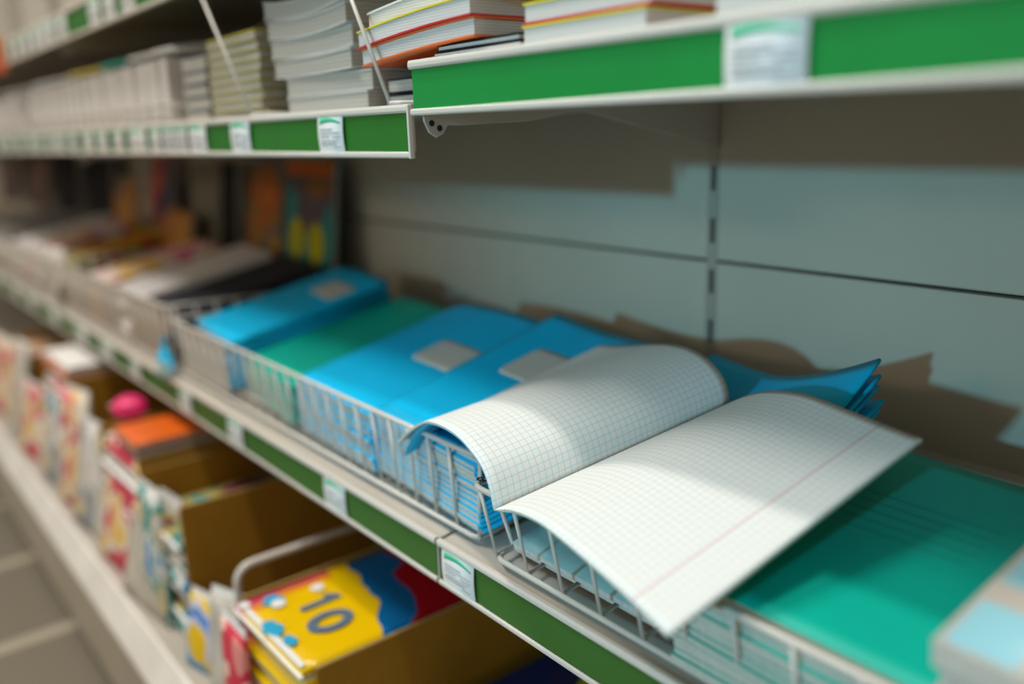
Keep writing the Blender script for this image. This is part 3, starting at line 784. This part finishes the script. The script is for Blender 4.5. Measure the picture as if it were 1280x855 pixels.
while x > -1.80:
    if -1.385 < x < -1.345: x -= .045; continue
    h = .070 + .012 * math.sin(k * 1.3) * .4 + (.004 if x < -1.0 else 0)
    ci = (k * 7) % 4
    lab = 'white booklet on edge in the far upper trays, %s from the right' % ordw(k + 1)
    loc = (x, .014, ZU + .004); rot = (0, .10 + .05 * math.sin(k), 0)
    if ci not in covs:
        o = thing('booklet', lab, 'booklet', loc, rot, 'booklets on edge in the upper trays')
        MB().box((-.0095, 0, 0), (-.0085, .20, .072)).box((-.001, 0, 0), (0, .20, .072)).box((-.0095, .199, 0), (0, .2, .072)).build('cover', palette[ci], o)
        MB().box((-.0083, .001, .001), (-.0012, .198, .071)).build('pages', M['paper'], o)
        covs[ci] = o
    else: dup(covs[ci], loc, rot, lab)
    x -= .0125; k += 1
# packs lying on top of the booklets
tops = [(-.70, .12, 'white glossy pack lying on the upright booklets, first from the right', A_white), (-.83, .10, 'teal and white pack lying on the upright booklets, second from the right', M['teal']),
        (-1.02, .16, 'yellow pack lying on the upright booklets, third from the right', M['yellow']), (-1.28, .22, 'bluish white pack lying on the upright booklets, fourth from the right', M['tag']),
        (-1.62, .28, 'bright white pack lying on the upright booklets, fifth at the left edge', M['tag']),
        (-.60, .07, 'small white bag on the slate grey pads, nearest the yellow pads', M['tag'])]
for i, (x, wd, lab, c) in enumerate(tops):
    def puff(u, v, wd=wd): return Vector((u * wd, v * .16, .010 + .010 * math.sin(PI * u) * math.sin(PI * v))), Vector((0, 0, 1))
    o = thing('soft_pack', lab, 'pack', (x, .016, ZU + .078), (0, .0, .04), 'soft packs on the upper booklets')
    MB().grid(puff, 12, 10, lambda u, v: .004 + .008 * math.sin(PI * u) * math.sin(PI * v)).build('wrapper', c, o)
    MB().box((wd - .002, 0, .003), (wd + .012, .16, .0045)).build('wrapper_seal', M['tag'], o)
# slanting divider rods in front of the upper goods
for i, (a, c) in enumerate((((-.028, -.002, .3325), (-.100, -.002, .455)), ((-.278, -.002, .3325), (-.395, -.002, .480)))):
    t = thing('divider_rod', 'thin slanting wire divider rod %s' % ['in front of the thick white paperbacks', 'in front of the olive yellow pads'][i], 'divider rod', a, group='divider rods')
    v = Vector(c) - Vector(a)
    MB().tube([(0, 0, 0), tuple(v)], .0016, 8).smooth().build('rod', M['wire'], t)
    MB().tube([(0, 0, .0005), (.012, .004, .0005), (.012, .16, .0005)], .0016, 8).smooth().build('foot_wire', M['wire'], t)
# red sign at the far upper left
t = thing('hanging_sign', 'red and orange sign board hanging at the upper left edge beside the topmost rail', 'sign', (-1.40, -.050, .445))
MB().box((-.003, 0, 0), (.003, .05, .065)).build('board', art('red_orange_sign_print', [(.62, .08, .03), (.70, .16, .08), (.60, .20, .02)], 10, seed=1), t)
MB().box((-.004, -.002, .063), (.004, .052, .068)).build('top_edge', M['white_plastic'], t)
# grey goods on the topmost shelf
for i, x in enumerate((-.60, -.84, -1.06, -1.35, -1.7, -2.0)):
    block_book('carton_pack', 'pale grey carton on the topmost shelf, %s from the right' % ORDL[i], .20, .22, .12, A_grey, (x, .03, .4975), (0, 0, 0), 'cartons on the topmost shelf')
# dim grey goods on the far upper shelf behind
for i, x in enumerate((-.45, -.66)):
    block_book('carton_pack', 'grey-green carton behind the olive yellow pads, %s' % ('right one' if i == 0 else 'left one'), .17, .08, .055, mat('grey_green_carton', (.30, .31, .27), .5) if i == 0 else bpy.data.materials['grey_green_carton'],
               (x, .235, ZU + .0005), (0, 0, 0), 'cartons behind the pads')

# ------------------------------------------------------------------ bottom shelf: cardboard trays and their contents
ZB = -.2895
def tray_box(label, x0, x1, y0, y1, h, hf=.05):
    """open cardboard display box: high sides and back, low front"""
    t = thing('cardboard_box', label, 'cardboard box', (x0, y0, ZB), group='cardboard display boxes')
    Wd, Dp = x1 - x0, y1 - y0; c = .004
    MB().box((0, 0, 0), (Wd, Dp, c)).build('bottom', M['card'], t)
    for nm, a, b_ in (('left_side', 0, c), ('right_side', Wd - c, Wd)):
        o = MB().prism([(0, 0), (0, h), (Dp, h), (Dp, 0)], 'x', a, b_).build(nm, M['card'], t)
        MB().box((a + .0008, 0, h), (b_ - .0008, Dp, h + .0012)).build('cut_edge', M['card_edge'], o)
    MB().box((c, Dp - c, c), (Wd - c, Dp, h)).build('back_side', M['card'], t)
    MB().box((c, 0, c), (Wd - c, c, hf)).build('front_side', M['card'], t)
    return t
tray_box('open cardboard box holding the yellow pack numbered ten, nearest', -.270, -.105, -.068, .30, .146, .02)
tray_box('tall open cardboard box second from the right behind the plastic divider', -.595, -.440, -.070, .30, .186, .02)
tray_box('open cardboard box third from the right with colourful packs in front', -.790, -.602, -.068, .30, .198, .02)
tray_box('open cardboard box fourth from the right near the orange pads', -1.23, -1.04, -.060, .30, .21, .02)
tray_box('open cardboard box farthest left in the row', -1.75, -1.50, -.050, .30, .165, .02)

# white plastic divider frame left of the nearest box
t = thing('shelf_divider', 'white rounded wire divider frame standing behind the yellow pack', 'divider', (-.300, -.062, ZB))
H = .166
pts = [(0, 0, .002), (0, 0, H - .02)] + [(0, .018 - .018 * math.cos(a), H - .02 + .018 * math.sin(a)) for a in (.4, .8, 1.2, PI / 2)] + [(0, .33, H - .002)]
MB().tube(pts, .0042, 10).smooth().build('frame_wire', M['wire'], t)
MB().tube([(0, 0, .004), (0, .33, .004)], .003, 10).smooth().build('foot_wire', M['wire'], t)

# the yellow pack "10" and the ones beneath it
pk = bpy.data.materials.new('yellow_blue_red_pack_print'); pk.use_nodes = True
nt = pk.node_tree; b = nt.nodes['Principled BSDF']; b.inputs['Roughness'].default_value = .25
tc = nt.nodes.new('ShaderNodeTexCoord'); sx = nt.nodes.new('ShaderNodeSeparateXYZ'); nt.links.new(tc.outputs['Object'], sx.inputs[0])
nz = nt.nodes.new('ShaderNodeTexNoise'); nz.inputs['Scale'].default_value = 14; nz.inputs['Detail'].default_value = 1
nt.links.new(tc.outputs['Object'], nz.inputs['Vector'])
wob = mth(nt, 'MULTIPLY', mth(nt, 'SUBTRACT', nz.outputs['Fac'], .5), .10)
yy = mth(nt, 'ADD', mth(nt, 'ADD', sx.outputs[1], wob), mth(nt, 'MULTIPLY', sx.outputs[0], .30))
blue_f = mth(nt, 'GREATER_THAN', yy, .128)
red_f = mth(nt, 'GREATER_THAN', yy, .172)
c = mix(nt, blue_f, (.80, .50, .0), (.0, .13, .36))
c = mix(nt, red_f, c, (.42, .0, .01))
xx = mth(nt, 'ADD', sx.outputs[0], mth(nt, 'MULTIPLY', wob, .35))
orange_f = mth(nt, 'LESS_THAN', xx, .022)
front = mth(nt, 'LESS_THAN', sx.outputs[1], .10)
c = mix(nt, mth(nt, 'MULTIPLY', orange_f, front), c, (.75, .25, .01))
pink_f = mth(nt, 'MULTIPLY', mth(nt, 'LESS_THAN', xx, .010), front)
c = mix(nt, pink_f, c, (.62, .06, .12))
nt.links.new(c, b.inputs['Base Color'])
def paper_pack(label, loc, rot, t=.010, digits=False):
    o = thing('coloured_paper_pack', label, 'paper pack', loc, rot, 'coloured paper packs')
    Wd, L = .150, .290
    def f(u, v): return Vector((u * Wd, v * L, t + .0012 * math.sin(PI * u) * math.sin(PI * v))), Vector((0, 0, 1))
    MB().grid(f, 10, 14, t * .45).build('printed_wrapper', pk, o)
    MB().box((.002, .002, 0), (Wd - .002, L - .002, t * .5)).build('paper_sheets', M['paper_edge'], o)
    if digits:
        z = t + .0022
        mb = MB()
        # "1": stem with a flag
        cx, cy = .058, .064
        mb.prism([(cx - .004, cy - .021), (cx + .004, cy - .021), (cx + .004, cy + .022), (cx - .003, cy + .022), (cx - .012, cy + .011), (cx - .009, cy + .007), (cx - .004, cy + .011)], 'z', z, z + .0006)
        mb.build('digit_one', M['slate'], o)
        mb = MB(); N = 32; cx, cy = .095, .056; R = []
        for rx, ry in ((.0175, .0235), (.0085, .0140)):
            R.append([[mb.b.verts.new((cx + rx * math.cos(2 * PI * k / N), cy + ry * math.sin(2 * PI * k / N), zz)) for k in range(N)] for zz in (z, z + .0006)])
        for k in range(N):
            k2 = (k + 1) % N
            for zi in (0, 1): mb.b.faces.new((R[0][zi][k], R[0][zi][k2], R[1][zi][k2], R[1][zi][k]))
            for q in (0, 1): mb.b.faces.new((R[q][0][k], R[q][0][k2], R[q][1][k2], R[q][1][k]))
        mb.build('digit_zero', M['slate'], o)
        cy_m = mat('cyan_print', (.03, .38, .62), .3)
        for (a, c_, r1, r2) in ((.022, .030, .011, .010), (.070, .008, .016, .009), (.10, .012, .010, .006)):
            MB().prism([(a + r1 * math.cos(2 * PI * k / 16), c_ + r2 * math.sin(2 * PI * k / 16) * (1 + .3 * math.sin(k * 2.2))) for k in range(16)], 'z', z, z + .0005).build('cyan_blot', cy_m, o)
        for (a, c_, r1) in ((.032, .031, .0075), (.030, .075, .007), (.012, .004, .006)):
            MB().prism([(a + r1 * math.cos(2 * PI * k / 14), c_ + r1 * math.sin(2 * PI * k / 14)) for k in range(14)], 'z', z + .0006, z + .0010).build('white_blot', M['tag'], o)
        MB().box((.02, .0, z), (.145, .006, z + .0004)).build('white_edge_print', M['tag'], o)
        MB().box((.0, -.003, t * .4), (Wd, .001, t * .55)).build('wrapper_seal', M['tag'], o)
    return o
npk = 12
for i in range(npk):
    top = i == npk - 1
    paper_pack('yellow paper pack %s, %s in the nearest box' % ('printed with the number 10' if top else 'under the one numbered 10', ORD[npk - 1 - i]),
               (-.263 + (0 if top else random.uniform(-.002, .001)), -.078 + (0 if top else random.uniform(-.003, .006)), ZB + .0045 + i * .0117 + .0), (0, 0, -.0), .0112, top)
# packs of goods visible at the open fronts of the other boxes
A_g1 = art('blue_white_goods_print', [(.05, .30, .60), (.65, .65, .62), (.02, .30, .30), (.62, .5, .3), (.55, .56, .6)], 18, seed=21)
A_g2 = art('pink_yellow_goods_print', [(.75, .25, .30), (.75, .50, .15), (.70, .65, .55), (.60, .08, .12), (.45, .50, .20)], 16, seed=23)
A_g3 = art('dark_teal_goods_print', [(.02, .05, .08), (.0, .28, .30), (.40, .33, .10), (.25, .03, .10), (.05, .04, .10)], 20, seed=25)
A_g4 = art('grey_white_goods_print', [(.50, .48, .44), (.62, .60, .56), (.30, .32, .34), (.6, .5, .3)], 14, seed=27)
A_g5 = art('blue_yellow_goods_print', [(.10, .25, .62), (.55, .56, .70), (.75, .50, .02), (.15, .40, .70)], 22, seed=29)
A_silver = mat('silver_bag', (.52, .49, .43), .3, .5, .25, 25)
A_pinkred = art('pink_red_wrapper_print', [(.70, .25, .22), (.60, .05, .08), (.75, .50, .40), (.70, .30, .12)], 16, seed=33)
def fill(x0, x1, y0, y1, h, n, cov_cycle, say, start=0, z0=ZB + .005):
    for i in range(n):
        lab = '%s, %s' % (say, ORD[n - 1 - i])
        tt = h / n
        o = thing('craft_pack', lab, 'pack', (x0 + random.uniform(-.003, .003), y0 + random.uniform(-.006, .004), z0 + i * tt), (0, 0, random.uniform(-.02, .02)), 'craft packs on the bottom shelf')
        Wd, Dp = x1 - x0, y1 - y0
        MB().box((0, 0, 0), (Wd, Dp, tt * .93)).build('wrapper', cov_cycle[(i + start) % len(cov_cycle)], o, bevel=.003)
        MB().box((.003, -.005, tt * .40), (Wd - .003, .0005, tt * .5)).build('wrapper_seal', M['tag'] if i % 2 else cov_cycle[i % len(cov_cycle)], o)
fill(-.588, -.448, -.066, .20, .135, 8, [A_g1, A_g3, A_g4, A_g3], 'blue and dark striped pack in the box behind the divider')
fill(-.783, -.609, -.064, .20, .185, 7, [A_g2, A_g4], 'pink and yellow pack in the third box from the right')
fill(-1.222, -1.048, -.056, .20, .185, 6, [A_g4, A_g1, A_g2], 'pale striped pack in the fourth box from the right')
fill(-1.74, -1.51, -.046, .20, .145, 5, [A_g2, A_g4], 'pale pink pack in the farthest box')
# upright packs in front of and between the boxes
def upright_pack(label, x, y, wd, h, cov, lean=.12, yaw=0, z=ZB + .001, t=.012):
    o = thing('craft_pack', label, 'pack', (x, y, z), (PI / 2 - lean, 0, yaw), 'upright craft packs')
    def f(u, v): return Vector((u * wd, v * h, t * (.55 + .45 * math.sin(PI * u) * math.sin(PI * v)))), Vector((0, 0, 1))
    MB().grid(f, 8, 8, lambda u, v: t * (.4 + .5 * math.sin(PI * u) * math.sin(PI * v))).build('wrapper', cov, o)
    MB().box((0, h, t * .3), (wd, h + .008, t * .4)).build('wrapper_seal', M['tag'], o)
    return o
upright_pack('blue and yellow striped pack standing left of the nearest box', -.425, -.085, .080, .085, A_g5, .2, .25)
upright_pack('pale silver bag standing between divider and nearest box', -.345, -.086, .075, .120, A_silver, .15, .35)
upright_pack('red and pink wrapped pack against the front of the yellow packs', -.285, -.088, .060, .125, A_pinkred, .05, .0)
upright_pack('silver grey bag leaning at the left front of the tall box', -.655, -.092, .135, .155, A_silver, .25, .10)
upright_pack('blue and white bag at the front of the tall box', -.585, -.079, .075, .175, A_g1, .05, .05)
upright_pack('pink and yellow toy bag leaning before the third box', -.790, -.088, .15, .165, A_g2, .2, .1)
upright_pack('pale bag with coloured dots left of the pink toy bag', -.950, -.088, .15, .17, A_g4, .2, .1)
upright_pack('cream and pink bag just right of the fourth box', -1.050, -.086, .10, .20, A_g2, .15, .2)
upright_pack('grey green bag before the fourth box', -1.20, -.085, .14, .19, A_g4, .2, .1)
upright_pack('multicoloured bag beyond the fourth box', -1.40, -.088, .18, .14, A_g2, .2, .1)
upright_pack('white bag left of the multicoloured bag', -1.52, -.085, .09, .20, A_silver, .2, .1)
upright_pack('pale pink bag at the far left edge', -1.80, -.085, .24, .17, A_g2, .2, .1)
# hot pink roll on top
t = thing('pink_pompom_bag', 'hot pink packet lying on top of the packs before the third box', 'pack', (-.760, -.030, -.082), (0, 0, .3))
def pk_f(u, v):
    a, c_ = u * 2 * PI, (v - .5) * PI
    return Vector((.026 * math.cos(a) * math.cos(c_) * (1 + .12 * math.sin(3 * a)), .024 * math.sin(a) * math.cos(c_), .018 * math.sin(c_) + .018)), Vector((0, 0, 1))
MB().grid(pk_f, 24, 12).build('wrapper', mat('hot_pink_wrapper', (.80, .02, .16), .35), t)
MB().box((-.036, -.010, .016), (-.024, .010, .018)).build('wrapper_seal', M['tag'], t)
# orange pads on the boxes
for i, (x, y, wd, z, c, lab) in enumerate(((-.700, -.066, .095, -.0895, mat('slate_pad_cover', (.10, .11, .15), .5), 'slate pad lying on the third cardboard box, under the orange pad'),
                                     (-.702, -.068, .098, -.0790, M['orange'], 'orange pad lying on the slate pad of the third cardboard box'),
                                     (-1.225, -.055, .18, -.0780, M['orange'], 'orange pad lying across the fourth cardboard box'),
                                     (-1.225, -.050, .18, -.0670, M['paper'], 'pale pad on the orange pad of the fourth cardboard box'))):
    o = block_book('card_pad', lab, wd, .30, .009, c, (x, y, z), (0, 0, 0), 'pads on the cardboard boxes', cat='pad', ctop=None)

# magazines below the nearest bay, lower right
for i in range(6):
    booklet('comic', 'navy and yellow comic, %s in the pile at the bottom edge' % ORD[5 - i], art('navy_yellow_comic_print', [(.02, .03, .12), (.03, .03, .10), (.45, .35, .02), (.35, .08, .02)], 9, seed=31) if i == 0 else bpy.data.materials['navy_yellow_comic_print'],
            .20, .27, .010, (-.085 + random.uniform(-.003, .003), .03, ZB + .0005 + i * .0105), (0, 0, random.uniform(-.03, .03)), 'comics under the near shelf', 'comic')
